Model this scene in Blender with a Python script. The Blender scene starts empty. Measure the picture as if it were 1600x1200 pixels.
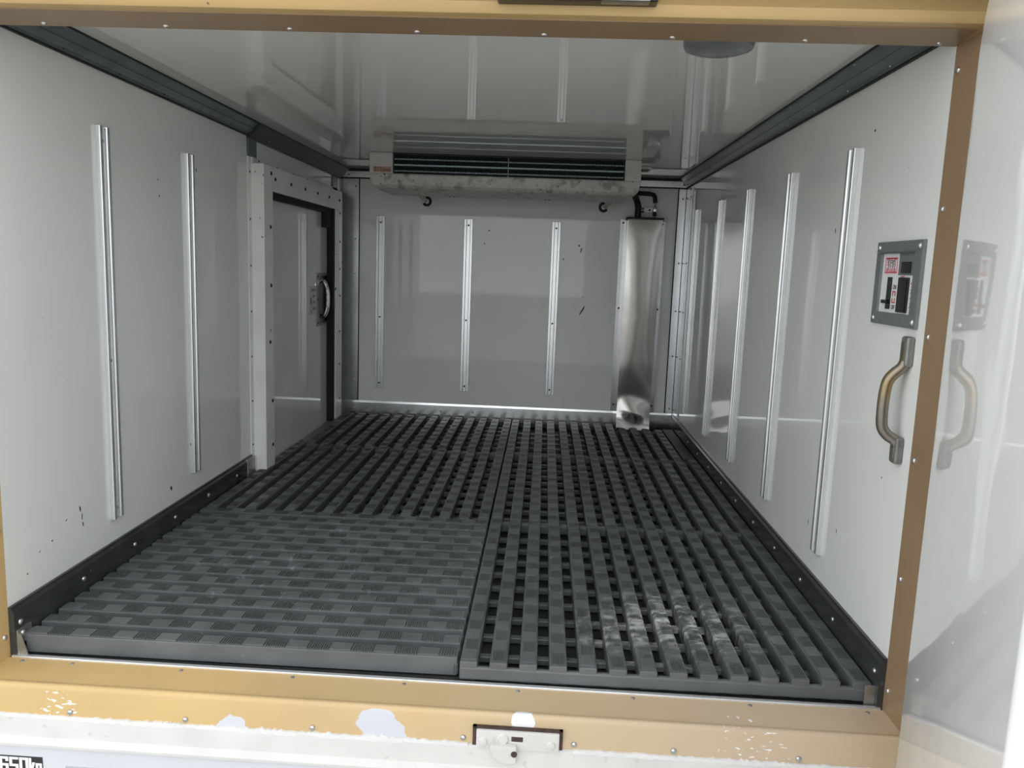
import bpy, bmesh, math, random
from mathutils import Matrix, Vector, Euler

random.seed(7)
scene = bpy.context.scene
COL = scene.collection
R = math.radians

# ------------------------------------------------------------------ camera
cam_d = bpy.data.cameras.new('camera')
cam_d.sensor_fit = 'HORIZONTAL'
cam_d.sensor_width = 36.0
cam_d.lens = 1234.96 * 36.0 / 1600.0
cam_d.clip_start = 0.02
cam_d.clip_end = 500
cam = bpy.data.objects.new('camera', cam_d)
cam.location = (0.9704, -1.3192, 0.7568)
cam.rotation_euler = (1.4237, -0.0360, 0.0425)
COL.objects.link(cam)
scene.camera = cam

# ------------------------------------------------------------------ overcast daylight
world = bpy.data.worlds.new('overcast_sky')
scene.world = world
world.use_nodes = True
bg = world.node_tree.nodes['Background']
bg.inputs['Color'].default_value = (0.955, 0.985, 1.0, 1)
bg.inputs['Strength'].default_value = 1.0

scene.view_settings.view_transform = 'Standard'
scene.view_settings.look = 'None'
scene.view_settings.gamma = 1.0
scene.view_settings.use_curve_mapping = False
scene.view_settings.exposure = 1.1
scene.cycles.max_bounces = 12
scene.cycles.diffuse_bounces = 7
scene.cycles.glossy_bounces = 6

# ------------------------------------------------------------------ materials
MATS = {}


def mat(name, col, rough=0.5, metal=0.0, spec=0.5, var=0.0, var_scale=8.0, bump=0.0, bump_scale=20.0,
        wave=0.0, wave_scale=2.0, spots=None, aniso=None, stains=None, coat=0.0, rough_var=0.0):
    """Principled material. var: colour mottling; bump: fine relief; wave: slow waviness of a panel;
    spots: (colour, scale, threshold) of specks; stains: list of (colour, centre, radius, scale, lo, hi)."""
    m = bpy.data.materials.new(name)
    m.use_nodes = True
    nt = m.node_tree
    N, L = nt.nodes, nt.links
    b = N['Principled BSDF']
    b.inputs['Roughness'].default_value = rough
    b.inputs['Metallic'].default_value = metal
    b.inputs['Specular IOR Level'].default_value = spec
    b.inputs['Coat Weight'].default_value = coat
    b.inputs['Coat Roughness'].default_value = 0.05
    geo = N.new('ShaderNodeNewGeometry')
    pos = geo.outputs['Position']

    def noise(scale, detail=3.0, stretch=None):
        n = N.new('ShaderNodeTexNoise')
        n.inputs['Scale'].default_value = scale
        n.inputs['Detail'].default_value = detail
        if stretch:
            mp = N.new('ShaderNodeMapping')
            mp.inputs['Scale'].default_value = stretch
            L.new(pos, mp.inputs['Vector'])
            L.new(mp.outputs[0], n.inputs['Vector'])
        else:
            L.new(pos, n.inputs['Vector'])
        return n.outputs['Fac']

    def ramp(src, lo, hi):
        r = N.new('ShaderNodeMapRange')
        r.inputs['From Min'].default_value = lo
        r.inputs['From Max'].default_value = hi
        L.new(src, r.inputs['Value'])
        return r.outputs[0]

    def mix(fac, a, c):
        x = N.new('ShaderNodeMix')
        x.data_type = 'RGBA'
        L.new(fac, x.inputs['Factor'])
        for sock, v in ((x.inputs['A'], a), (x.inputs['B'], c)):
            if isinstance(v, tuple):
                sock.default_value = (*v, 1)
            else:
                L.new(v, sock)
        return x.outputs['Result']

    cur = col
    if var:
        lo = tuple(max(0, c * (1 - var)) for c in col)
        hi = tuple(min(1, c * (1 + var)) for c in col)
        cur = mix(ramp(noise(var_scale, 4), 0.3, 0.7), lo, hi)
    for (sc, sscale, lo, hi) in (spots or []):
        cur = mix(ramp(noise(sscale, 2), lo, hi), cur, sc)
    for (sc, ctr, rad, sscale, lo, hi, stretch, *crisp) in (stains or []):
        d = N.new('ShaderNodeVectorMath')
        d.operation = 'DISTANCE'
        L.new(pos, d.inputs[0])
        d.inputs[1].default_value = ctr
        fall = ramp(d.outputs['Value'], rad, rad * 0.2)
        if crisp:               # hard-edged patch with a ragged outline
            md = N.new('ShaderNodeMath')
            md.operation = 'MULTIPLY_ADD'
            L.new(noise(sscale, 5, stretch), md.inputs[0])
            md.inputs[1].default_value = 1.0
            L.new(fall, md.inputs[2])
            cur = mix(ramp(md.outputs[0], lo, hi), cur, sc)
            continue
        n = ramp(noise(sscale, 5, stretch), lo, hi)
        mu = N.new('ShaderNodeMath')
        mu.operation = 'MULTIPLY'
        L.new(fall, mu.inputs[0])
        L.new(n, mu.inputs[1])
        cur = mix(mu.outputs[0], cur, sc)
    if isinstance(cur, tuple):
        b.inputs['Base Color'].default_value = (*cur, 1)
    else:
        L.new(cur, b.inputs['Base Color'])
    if rough_var:
        mr = N.new('ShaderNodeMapRange')
        mr.inputs['To Min'].default_value = max(0.01, rough - rough_var)
        mr.inputs['To Max'].default_value = rough + rough_var
        L.new(noise(var_scale * 1.7, 4), mr.inputs['Value'])
        L.new(mr.outputs[0], b.inputs['Roughness'])
    nrm = None
    if wave:
        bu = N.new('ShaderNodeBump')
        bu.inputs['Strength'].default_value = 1.0
        bu.inputs['Distance'].default_value = wave
        L.new(noise(wave_scale, 1.5), bu.inputs['Height'])
        nrm = bu.outputs[0]
    if bump:
        bu = N.new('ShaderNodeBump')
        bu.inputs['Strength'].default_value = 1.0
        bu.inputs['Distance'].default_value = bump
        L.new(noise(bump_scale, 4), bu.inputs['Height'])
        if nrm:
            L.new(nrm, bu.inputs['Normal'])
        nrm = bu.outputs[0]
    if nrm:
        L.new(nrm, b.inputs['Normal'])
    MATS[name] = m
    return m


PANEL = (0.85, 0.865, 0.85)
mat('white_panel', PANEL, rough=0.035, var=0.03, var_scale=2.5, wave=0.0004, wave_scale=3.0,
    spots=[((0.09, 0.09, 0.085), 55, 0.775, 0.80)])
mat('ceiling_panel', (0.74, 0.745, 0.71), rough=0.03, var=0.03, var_scale=2.5, wave=0.0005, wave_scale=4.0)
mat('white_door', (0.78, 0.79, 0.785), rough=0.03, wave=0.0012, wave_scale=5.0, var=0.02, var_scale=3)
mat('side_door_paint', (0.74, 0.75, 0.73), rough=0.03, wave=0.0003, wave_scale=3.0, var=0.04, var_scale=4)
mat('frame_white', (0.86, 0.87, 0.85), rough=0.3, var=0.06, var_scale=9, spots=[((0.10, 0.09, 0.08), 38, 0.73, 0.75)])
mat('gold_paint', (0.57, 0.395, 0.175), rough=0.34, metal=0.05, var=0.07, var_scale=4, bump=0.0002, bump_scale=40,
    stains=[((0.55, 0.43, 0.30), (1.55, -0.03, 0.0), 1.2, 3.0, 0.15, 0.45, None),
            ((0.88, 0.87, 0.86), (0.15, -0.062, -0.036), 0.13, 70, 1.58, 1.60, (1, 1, 2.5), 1),
            ((0.58, 0.59, 0.65), (0.715, -0.062, -0.056), 0.090, 16, 1.16, 1.175, (0.5, 1, 1), 1),
            ((0.60, 0.60, 0.64), (0.45, -0.062, -0.060), 0.070, 22, 1.22, 1.235, (0.6, 1, 1), 1),
            ((0.82, 0.82, 0.86), (0.965, -0.062, -0.016), 0.035, 24, 1.05, 1.065, (0.6, 1, 1), 1),
            ((0.80, 0.80, 0.80), (1.35, -0.062, -0.05), 0.28, 80, 1.62, 1.64, (1, 1, 2.5), 1)],
    spots=[((0.20, 0.15, 0.10), 75, 0.78, 0.80)])
mat('gold_paint_shaded', (0.315, 0.212, 0.125), rough=0.33, metal=0.15, var=0.08, var_scale=5,  # frame's gold with shade painted in, for right jamb and header underside
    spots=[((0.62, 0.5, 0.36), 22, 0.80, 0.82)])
mat('chalky_white', (0.64, 0.625, 0.61), rough=0.55, var=0.06, var_scale=14, bump=0.0006, bump_scale=60,
    spots=[((0.55, 0.53, 0.52), 45, 0.66, 0.74)])
mat('body_white', (0.60, 0.615, 0.65), rough=0.3, var=0.03, var_scale=8)
mat('chipped_white', (0.72, 0.715, 0.71), rough=0.6, var=0.06, var_scale=30, bump=0.0015, bump_scale=90)
mat('dark_trim', (0.135, 0.152, 0.165), rough=0.32, var=0.15, var_scale=10, bump=0.0001, bump_scale=60)
mat('dark_cover', (0.035, 0.041, 0.046), rough=0.5, var=0.2, var_scale=10)
mat('dark_kick', (0.040, 0.043, 0.043), rough=0.22, var=0.2, var_scale=12, rough_var=0.06,
    spots=[((0.3, 0.3, 0.29), 70, 0.74, 0.78)])
mat('floor_dark', (0.028, 0.030, 0.032), rough=0.55, var=0.3, var_scale=20)
dust = [((0.66, 0.66, 0.67), (1.275, 0.25, 0.04), 0.20, 36, 0.46, 0.66, (1, 2.2, 1)),
        ((0.55, 0.55, 0.55), (1.15, 0.19, 0.03), 0.13, 46, 0.50, 0.68, None),
        ((0.34, 0.36, 0.38), (0.35, 0.45, 0.04), 0.5, 50, 0.62, 0.78, None),
        ((0.30, 0.30, 0.29), (1.0, 0.6, 0.04), 0.5, 60, 0.64, 0.78, None)]
mat('mat_plastic', (0.118, 0.126, 0.130), rough=0.42, var=0.18, var_scale=11, bump=0.00025, bump_scale=150,
    stains=dust, spots=[((0.34, 0.34, 0.34), 130, 0.76, 0.80)], rough_var=0.08)
mat('plain_board', (0.035, 0.038, 0.039), rough=0.5, var=0.15, var_scale=12)
mat('aluminium', (0.78, 0.79, 0.81), rough=0.27, metal=0.72, var=0.04, var_scale=12)
mat('aluminium_dull', (0.50, 0.51, 0.52), rough=0.24, metal=1.0, var=0.08, var_scale=10)
mat('kick_metal', (0.74, 0.75, 0.76), rough=0.19, metal=1.0, var=0.08, var_scale=10, wave=0.0003, wave_scale=8)
mat('stainless', (0.38, 0.372, 0.36), rough=0.13, metal=1.0, var=0.05, var_scale=8, wave=0.0015, wave_scale=6)
mat('chrome', (0.85, 0.85, 0.85), rough=0.08, metal=1.0)
mat('rivet_metal', (0.70, 0.70, 0.70), rough=0.3, metal=0.9)
mat('bolt_black', (0.018, 0.018, 0.018), rough=0.4)
mat('rubber_black', (0.008, 0.008, 0.009), rough=0.55)
mat('sealant_black', (0.012, 0.012, 0.013), rough=0.6)
mat('gasket_black', (0.004, 0.004, 0.005), rough=0.7)
mat('unit_cream', (0.55, 0.54, 0.50), rough=0.42, var=0.10, var_scale=20,
    spots=[((0.30, 0.275, 0.245), 30, 0.52, 0.70), ((0.10, 0.09, 0.08), 75, 0.66, 0.70), ((0.78, 0.76, 0.73), 95, 0.68, 0.72)])
mat('unit_white', (0.62, 0.61, 0.575), rough=0.4, var=0.08, var_scale=18)
mat('coil_dark', (0.004, 0.009, 0.013), rough=0.55)
mat('coil_tube', (0.72, 0.90, 0.93), rough=0.3, metal=1.0)
mat('lamp_lens', (0.16, 0.17, 0.185), rough=0.22, var=0.15, var_scale=30)
mat('lamp_ring', (0.10, 0.105, 0.115), rough=0.35)
mat('panel_grey', (0.215, 0.235, 0.235), rough=0.36, metal=0.35, var=0.1, var_scale=50)
mat('panel_bright', (0.80, 0.83, 0.83), rough=0.3)
mat('label_pink', (0.86, 0.74, 0.77), rough=0.5)
mat('label_white', (0.85, 0.85, 0.82), rough=0.5)
mat('ink_red', (0.50, 0.03, 0.07), rough=0.5)
mat('ink_dark', (0.07, 0.05, 0.055), rough=0.5)
mat('black_plastic', (0.012, 0.012, 0.013), rough=0.25)
mat('worn_handle', (0.27, 0.25, 0.22), rough=0.36, metal=0.75, var=0.2, var_scale=25,
    stains=[((0.36, 0.26, 0.10), (1.577, 0.050, 0.595), 0.060, 14, 0.36, 0.58, None)])
mat('handle_grey', (0.25, 0.25, 0.24), rough=0.4, metal=0.5, var=0.2, var_scale=40)
mat('sticker_orange', (0.47, 0.29, 0.21), rough=0.6, var=0.15, var_scale=60)
mat('sticker_ink', (0.22, 0.07, 0.04), rough=0.6)
mat('sticker_black', (0.02, 0.018, 0.022), rough=0.4)
mat('sticker_grey', (0.42, 0.43, 0.45), rough=0.4, var=0.1, var_scale=90)
mat('sticker_text', (0.83, 0.84, 0.86), rough=0.5)
mat('rust', (0.06, 0.035, 0.03), rough=0.8, var=0.4, var_scale=90)
mat('plaque', (0.36, 0.36, 0.34), rough=0.35, metal=0.4)
mat('plaque_ink', (0.07, 0.07, 0.065), rough=0.6)
mat('scuff', (0.03, 0.03, 0.028), rough=0.8)
mat('scuff_brown', (0.16, 0.15, 0.12), rough=0.8)
mat('bracket_metal', (0.42, 0.42, 0.40), rough=0.38, metal=0.85, var=0.2, var_scale=60)
mat('concrete', (0.38, 0.37, 0.35), rough=0.9, var=0.15, var_scale=1.5)


# ------------------------------------------------------------------ shape helpers: every shape is (verts, faces)
def box(x0, x1, y0, y1, z0, z1):
    v = [(x0, y0, z0), (x1, y0, z0), (x1, y1, z0), (x0, y1, z0), (x0, y0, z1), (x1, y0, z1), (x1, y1, z1), (x0, y1, z1)]
    f = [(0, 3, 2, 1), (4, 5, 6, 7), (0, 1, 5, 4), (1, 2, 6, 5), (2, 3, 7, 6), (3, 0, 4, 7)]
    return v, f


def from_bm(bm):
    bm.verts.index_update()
    v = [tuple(p.co) for p in bm.verts]
    f = [tuple(q.index for q in p.verts) for p in bm.faces]
    bm.free()
    return v, f


def bevel(shape, r, seg=2, angle=30):
    bm = bmesh.new()
    vs = [bm.verts.new(p) for p in shape[0]]
    for f in shape[1]:
        bm.faces.new([vs[i] for i in f])
    bmesh.ops.recalc_face_normals(bm, faces=bm.faces)
    es = [e for e in bm.edges if len(e.link_faces) == 2 and e.calc_face_angle(0) > R(angle)]
    bmesh.ops.bevel(bm, geom=es, offset=r, segments=seg, affect='EDGES', profile=0.5)
    return from_bm(bm)


def bbox(x0, x1, y0, y1, z0, z1, r=0.002, seg=2):
    return bevel(box(x0, x1, y0, y1, z0, z1), r, seg)


def prism(pts, axis, a0, a1):
    """Closed 2D polygon swept along an axis; pts are the two other coordinates in x, y, z order."""
    def p3(p, a):
        return {'x': (a, p[0], p[1]), 'y': (p[0], a, p[1]), 'z': (p[0], p[1], a)}[axis]
    n = len(pts)
    v = [p3(p, a0) for p in pts] + [p3(p, a1) for p in pts]
    f = [tuple(range(n))[::-1], tuple(range(n, 2 * n))]
    for i in range(n):
        j = (i + 1) % n
        f.append((i, j, n + j, n + i))
    return v, f


def tube(pts, r, n=12, closed=True):
    pts = [Vector(p) for p in pts]
    rs = r if isinstance(r, (list, tuple)) else [r] * len(pts)
    v, f = [], []
    up = None
    for i, p in enumerate(pts):
        a = pts[max(i - 1, 0)]
        c = pts[min(i + 1, len(pts) - 1)]
        t = (c - a).normalized()
        if up is None:
            up = t.orthogonal().normalized()
        up = (up - t * up.dot(t)).normalized()
        s = t.cross(up)
        for k in range(n):
            th = 2 * math.pi * k / n
            v.append(tuple(p + (up * math.cos(th) + s * math.sin(th)) * rs[i]))
    for i in range(len(pts) - 1):
        for k in range(n):
            l = (k + 1) % n
            f.append((i * n + k, i * n + l, (i + 1) * n + l, (i + 1) * n + k))
    if closed:
        f.append(tuple(range(n))[::-1])
        m = (len(pts) - 1) * n
        f.append(tuple(range(m, m + n)))
    return v, f


def lathe(prof, n=16, axis='z', origin=(0, 0, 0)):
    """prof: (radius, height) rows, swept about an axis through origin."""
    v, f = [], []
    for (r, h) in prof:
        for k in range(n):
            th = 2 * math.pi * k / n
            a, b = r * math.cos(th), r * math.sin(th)
            p = {'z': (a, b, h), 'x': (h, a, b), 'y': (a, h, b)}[axis]
            v.append(tuple(p[i] + origin[i] for i in range(3)))
    for i in range(len(prof) - 1):
        for k in range(n):
            l = (k + 1) % n
            f.append((i * n + k, i * n + l, (i + 1) * n + l, (i + 1) * n + k))
    f.append(tuple(range(n))[::-1])
    m = (len(prof) - 1) * n
    f.append(tuple(range(m, m + n)))
    return v, f


def smooth_path(pts, steps=6):
    """Catmull-Rom through the points."""
    P = [Vector(p) for p in pts]
    P = [P[0] * 2 - P[1]] + P + [P[-1] * 2 - P[-2]]
    out = []
    for i in range(1, len(P) - 2):
        for s in range(steps):
            t = s / steps
            a, b, c, d = P[i - 1], P[i], P[i + 1], P[i + 2]
            out.append(0.5 * ((2 * b) + (c - a) * t + (2 * a - 5 * b + 4 * c - d) * t * t + (3 * b - a - 3 * c + d) * t ** 3))
    out.append(P[-2])
    return out


def join(*shapes):
    v, f = [], []
    for s in shapes:
        o = len(v)
        v += list(s[0])
        f += [tuple(i + o for i in q) for q in s[1]]
    return v, f


def mesh(name, shape, material, smooth=True, angle=35):
    me = bpy.data.meshes.new(name)
    me.from_pydata([tuple(p) for p in shape[0]], [], shape[1])
    bm = bmesh.new()
    bm.from_mesh(me)
    bmesh.ops.recalc_face_normals(bm, faces=bm.faces)
    bm.to_mesh(me)
    bm.free()
    if smooth:
        me.shade_smooth()
        lim = math.cos(R(angle))
        at = [[] for _ in me.vertices]
        for p in me.polygons:
            for k in p.vertices:
                at[k].append((p.normal.copy(), p.area))
        nl = []
        for p in me.polygons:
            fn = p.normal
            for k in p.vertices:
                if len(at[k]) == 1:
                    nl.append(fn.copy())
                    continue
                a = Vector((0, 0, 0))
                for g, ar in at[k]:
                    if g.dot(fn) > lim:
                        a += g * ar
                nl.append(a.normalized() if a.length > 1e-12 else fn.copy())
        me.normals_split_custom_set(nl)
    me.materials.append(MATS[material])
    return me


def link(name, data, parent=None, loc=(0, 0, 0), rot=None):
    o = bpy.data.objects.new(name, data)
    COL.objects.link(o)
    o.location = loc
    if rot is not None:
        o.rotation_euler = rot
    if parent:
        o.parent = parent
    return o


def tag(o, label=None, cat=None, group=None, kind=None):
    for k, val in (('label', label), ('category', cat), ('group', group), ('kind', kind)):
        if val:
            o[k] = val
    return o


def thing(name, label, cat, loc=(0, 0, 0), rotz=0.0, group=None, kind=None):
    o = link(name, None, loc=loc, rot=(0, 0, rotz))
    o.empty_display_size = 0.05
    return tag(o, label, cat, group, kind)


def part(name, shape, material, parent, local=False, label=None, smooth=True, kind=None):
    """A mesh under parent. Verts are in world coordinates unless local is set (unrotated parents only)."""
    if not local:
        off = Vector((0, 0, 0))
        q = parent
        while q:
            off += q.location
            q = q.parent
        shape = ([tuple(Vector(p) - off) for p in shape[0]], shape[1])
    o = link(name, mesh(name, shape, material, smooth), parent)
    if label:
        o['label'] = label
    if kind:
        o['kind'] = kind
    return o


def struct(name, shape, material, label, cat, smooth=True):
    return tag(link(name, mesh(name, shape, material, smooth)), label, cat, kind='structure')


def wl(parent):
    off = Vector((0, 0, 0))
    q = parent
    while q:
        off += q.location
        q = q.parent
    return off


FACE = {'+x': (0, R(90), 0), '-x': (0, R(-90), 0), '+y': (R(-90), 0, 0), '-y': (R(90), 0, 0), '+z': (0, 0, 0), '-z': (R(180), 0, 0)}
DOME = [(0.0052, -0.001), (0.0052, 0.0008), (0.0042, 0.0022), (0.0022, 0.0031), (0.0004, 0.0034)]
RIV = {}


def rivet(parent, p, face, material='rivet_metal', s=1.0, name='rivet', local=False):
    if material not in RIV:
        RIV[material] = mesh('rivet', lathe(DOME, 10), material)
    loc = Vector(p) if local else Vector(p) - wl(parent)
    o = link(name, RIV[material], parent, loc, FACE[face])
    o.scale = (s, s, s)
    return o


def text_shape(s, size, bold=0.0, extrude=0.0002, sx=1.0):
    cu = bpy.data.curves.new('lettering', 'FONT')
    cu.body = s
    cu.size = size
    cu.offset = bold
    cu.extrude = extrude
    cu.align_x = 'CENTER'
    cu.align_y = 'CENTER'
    cu.resolution_u = 3
    o = bpy.data.objects.new('lettering', cu)
    COL.objects.link(o)
    dg = bpy.context.evaluated_depsgraph_get()
    me = bpy.data.meshes.new_from_object(o.evaluated_get(dg))
    v = [(p.co.x * sx, p.co.y, p.co.z) for p in me.vertices]
    f = [tuple(q.vertices) for q in me.polygons]
    bpy.data.objects.remove(o)
    bpy.data.curves.remove(cu)
    bpy.data.meshes.remove(me)
    return v, f


def place(shape, origin, ax, ay, az):
    """Map local x, y, z of a shape onto world axes."""
    o, ax, ay, az = Vector(origin), Vector(ax), Vector(ay), Vector(az)
    return [tuple(o + ax * p[0] + ay * p[1] + az * p[2]) for p in shape[0]], shape[1]


# ------------------------------------------------------------------ the cargo box
W, D, H = 1.6, 2.397, 1.18          # width, depth, height inside
YL, YR = 0.030, 0.014               # where the side walls meet the rear frame
T = 0.075                           # panel thickness

struct('floor', prism([(-T, YL + 0.001), (W + T, YR - 0.001), (W + T, D + T), (-T, D + T)], 'z', -0.08, 0.0), 'floor_dark', 'dark bare floor of the truck box under the slatted mats', 'floor', False)
struct('ceiling', box(-T, W + T, 0.0, D + T, H, H + 0.07), 'ceiling_panel', 'glossy grey-white ceiling panel of the truck box', 'ceiling', False)
wall_l = struct('wall_left', box(-T, 0, YL, D + T, 0, H), 'white_panel', 'glossy white left side wall with the closed side door', 'wall', False)
wall_r = struct('wall_right', box(W, W + T, YR, D + T, 0, H), 'white_panel', 'glossy white right side wall with five rails', 'wall', False)
wall_b = struct('wall_back', box(0, W, D, D + T, 0, H), 'white_panel', 'glossy white end wall below the cooling unit', 'wall', False)
struct('ground', ([(-40, -40, -0.85), (40, -40, -0.85), (40, 40, -0.85), (-40, 40, -0.85)], [(0, 1, 2, 3)]), 'concrete',
       'pale concrete ground behind the truck', 'ground', False)

# skirting of the side walls and the end wall
kick = [(0, 0.0), (0.011, 0.0), (0.011, 0.088), (0.006, 0.093), (0.006, 0.0985), (0, 0.0985)]
bl = thing('baseboard_left', 'dark grey riveted skirting along the left wall', 'baseboard', (0, YL, 0), kind='structure')
part('skirting', prism(kick, 'y', YL, 1.252), 'dark_kick', bl)
for y in (0.047, 0.253, 0.466, 0.676, 0.885, 1.101):
    rivet(bl, (0.011, y, 0.064), '+x', s=1.1)
part('end_piece', bbox(0, 0.014, 1.19, 1.256, 0.0, 0.094, 0.002), 'bracket_metal', bl, label='bare metal end piece of the skirting')
clip = part('end_clip', join(bbox(0.0, 0.014, 0.034, 0.075, 0.0, 0.052, 0.002), prism([(0.006, 0.046), (0.018, 0.046), (0.031, 0.004), (0.012, 0.0)], 'y', 0.0345, 0.037)),
            'bracket_metal', bl, label='bent steel clip at the front end')
rivet(clip, (0.014, 0.048, 0.042), '+x', s=1.1)

br = thing('baseboard_right', 'shiny dark riveted skirting along the right wall', 'baseboard', (W, YR, 0), kind='structure')
part('skirting', prism([(W - a, z) for a, z in kick], 'y', YR, D), 'dark_kick', br)
for i in range(11):
    rivet(br, (W - 0.011, 0.036 + 0.2095 * i, 0.064), '-x', s=0.9)
clip = part('end_clip', bbox(1.571, 1.598, 0.024, 0.0275, 0.001, 0.041, 0.0012), 'bracket_metal', br, label='flat steel clip at the front end')

bb = thing('baseboard_back', 'bare aluminium skirting at the foot of the end wall', 'baseboard', (0, D, 0), kind='structure')
part('skirting', prism([(D - a * 0.7, z) for a, z in kick], 'x', 0.0, W), 'kick_metal', bb)
for x in (0.077, 0.189, 0.344, 0.496, 0.650, 0.800, 0.954, 1.103, 1.256, 1.523):
    rivet(bb, (x, D - 0.0078, 0.062), '-y', s=0.9)

# coves under the ceiling
cove = [(0, 1.143), (0.005, 1.143), (0.0065, 1.148), (0.014, 1.150), (0.0235, 1.1605), (0.0225, 1.163), (0.034, 1.1735), (0.036, 1.1765), (0.043, 1.1765), (0.043, H), (0, H)]
tl = thing('trim_1', 'slate grey cove moulding under the ceiling along the left wall', 'trim', (0, YL, 1.143), kind='structure')
part('moulding', prism(cove, 'y', YL, D), 'dark_trim', tl)
part('sealant', box(0.0, 0.0068, YL, 1.25, 1.1395, 1.1432), 'sealant_black', tl)
part('sealant', box(0.042, 0.0465, YL, 1.25, 1.1768, H), 'sealant_black', tl)
for i in range(6):
    rivet(tl, (0.009, 0.27 + 0.207 * i, 1.1495), '+x', 'bolt_black', 0.55)
tr = thing('trim_2', 'slate grey cove moulding under the ceiling along the right wall', 'trim', (W, YR, 1.143), kind='structure')
part('moulding', prism([(W - a, z) for a, z in cove], 'y', YR, D), 'dark_trim', tr)
part('sealant', box(W - 0.0068, W, YR, D, 1.1395, 1.1432), 'sealant_black', tr)
part('sealant', box(W - 0.0465, W - 0.042, YR, D, 1.1768, H), 'sealant_black', tr)
for i in range(10):
    rivet(tr, (W - 0.010, 0.24 + 0.207 * i, 1.1495), '-x', s=0.55)
    rivet(tr, (W - 0.037, 0.14 + 0.207 * i, 1.1765), '-z', s=0.45)

tb = thing('trim_3', 'aluminium strip along the top of the end wall', 'trim', (0, D, 1.14), kind='structure')
part('strip', bbox(0.0, W, D - 0.005, D, 1.140, 1.168, 0.0015), 'aluminium', tb)
part('sealant', box(0.0, W, D - 0.003, D, 1.134, 1.140), 'sealant_black', tb)
part('sealant', box(0.0, W, D - 0.0045, D, 1.168, 1.180), 'sealant_black', tb)
for x in (0.045, 0.25, 1.38, 1.582):
    rivet(tb, (x, D - 0.005, 1.152), '-y', 'bolt_black', 0.8)

tc = thing('trim_4', 'aluminium corner plate of the end wall beside the side door', 'trim', (0, D, 0.1), kind='structure')
part('plate', bbox(0.0, 0.092, D - 0.005, D, 0.0985, 1.134, 0.0015), 'aluminium_dull', tc)
part('sealant', box(0.092, 0.0965, D - 0.004, D, 0.0985, 1.134), 'sealant_black', tc)
for z in (0.2, 0.42, 0.52, 0.70, 0.86, 1.10):
    rivet(tc, (0.078, D - 0.005, z), '-y', 'bolt_black' if z > .9 else 'rivet_metal', 0.75)

td = thing('trim_5', 'pair of aluminium corner plates where end wall meets right wall', 'trim', (W, D, 0.1), kind='structure')
part('plate', bbox(1.562, 1.594, D - 0.005, D, 0.0985, 1.134, 0.0015), 'aluminium', td)
part('plate', bbox(W - 0.005, W, 2.255, D - 0.008, 0.0985, 1.134, 0.0015), 'aluminium', td)
part('sealant', box(1.557, 1.562, D - 0.004, D, 0.0985, 1.134), 'sealant_black', td)
part('sealant', box(1.594, W, D - 0.007, D, 0.0985, 1.134), 'sealant_black', td)
for z in (0.12, 0.37, 0.58, 0.80, 1.09):
    rivet(td, (1.580, D - 0.005, z), '-y', 'bolt_black', 0.75)
    rivet(td, (W - 0.005, 2.36, z), '-x', 'bolt_black', 0.7)
    rivet(td, (W - 0.005, 2.275, z), '-x', 'bolt_black', 0.7)

# dark closing plate above the side door
te = thing('trim_6', 'near-black cover plate over the cove above the side door', 'trim', (0, 1.25, 1.075), kind='structure')
part('cover', prism([(0.0, 1.134), (0.010, 1.134), (0.0475, 1.1745), (0.0475, H), (0.0, H)], 'y', 1.248, D - 0.006), 'dark_cover', te)
part('leg', bbox(0.0, 0.006, 1.248, 1.322, 1.078, 1.136, 0.001), 'dark_trim', te)
part('leg', bbox(0.0, 0.006, 2.262, 2.345, 1.055, 1.136, 0.001), 'dark_trim', te)
for y in (1.40, 1.66, 1.92):
    rivet(te, (0.022, y, 1.147), '+x', s=0.5)

# ------------------------------------------------------------------ gold rear frame around the opening
frame = thing('trim_7', 'gold painted metal frame around the open rear of the truck box', 'trim', (0, YL, 0), rotz=-0.0100, kind='structure')
hdr = [(0, 1.1255), (-0.072, 1.1325), (-0.080, 1.1345), (-0.0845, 1.140), (-0.0855, 1.150), (-0.097, 1.158), (-0.103, 1.160),
       (-0.120, 1.166), (-0.135, 1.180), (-0.140, 1.260), (0.0, 1.260)]
header = part('header', prism(hdr, 'x', -T - 0.02, W + T + 0.02), 'gold_paint', frame, local=True)
soffit = part('shaded_underside', prism([(0.001, 1.1240), (-0.066, 1.1305), (-0.066, 1.1322), (0.001, 1.1258)], 'x', 0.001, W - 0.001), 'gold_paint_shaded', frame, local=True,  # added sheet: shade below the header painted as a browner gold
              label='underside of the header with its shade painted in brown')
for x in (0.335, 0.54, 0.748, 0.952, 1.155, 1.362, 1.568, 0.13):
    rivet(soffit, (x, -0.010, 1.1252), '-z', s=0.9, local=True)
sill = [(0.0, 0.000), (-0.004, 0.003), (-0.062, -0.0065), (-0.066, -0.0060), (-0.069, -0.0040), (-0.073, -0.0022), (-0.077, -0.0026), (-0.0805, -0.0055), (-0.0820, -0.0095), (-0.0825, -0.0130), (-0.0905, -0.052), (-0.088, -0.058), (0.0, -0.058)]
sl = part('sill', prism(sill, 'x', -T - 0.02, W + T + 0.02), 'gold_paint', frame, local=True)
for x in (0.031, 0.126, 0.332, 0.54, 0.745, 0.952, 1.158, 1.365, 1.57):
    rivet(sl, (x, -0.012, 0.0012), '+z', 'handle_grey', 0.75, local=True)
for x in (0.168, 0.375, 0.60, 0.863, 1.053, 1.222, 1.431):
    rivet(sl, (x, -0.0895, -0.046), '-y', 'aluminium_dull', 1.0, local=True)
part('edge_strip', bevel(box(0.003, W - 0.003, -0.004, 0.006, -0.004, 0.0065), 0.0025), 'aluminium', frame, local=True, label='bare aluminium strip along the sill')
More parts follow.
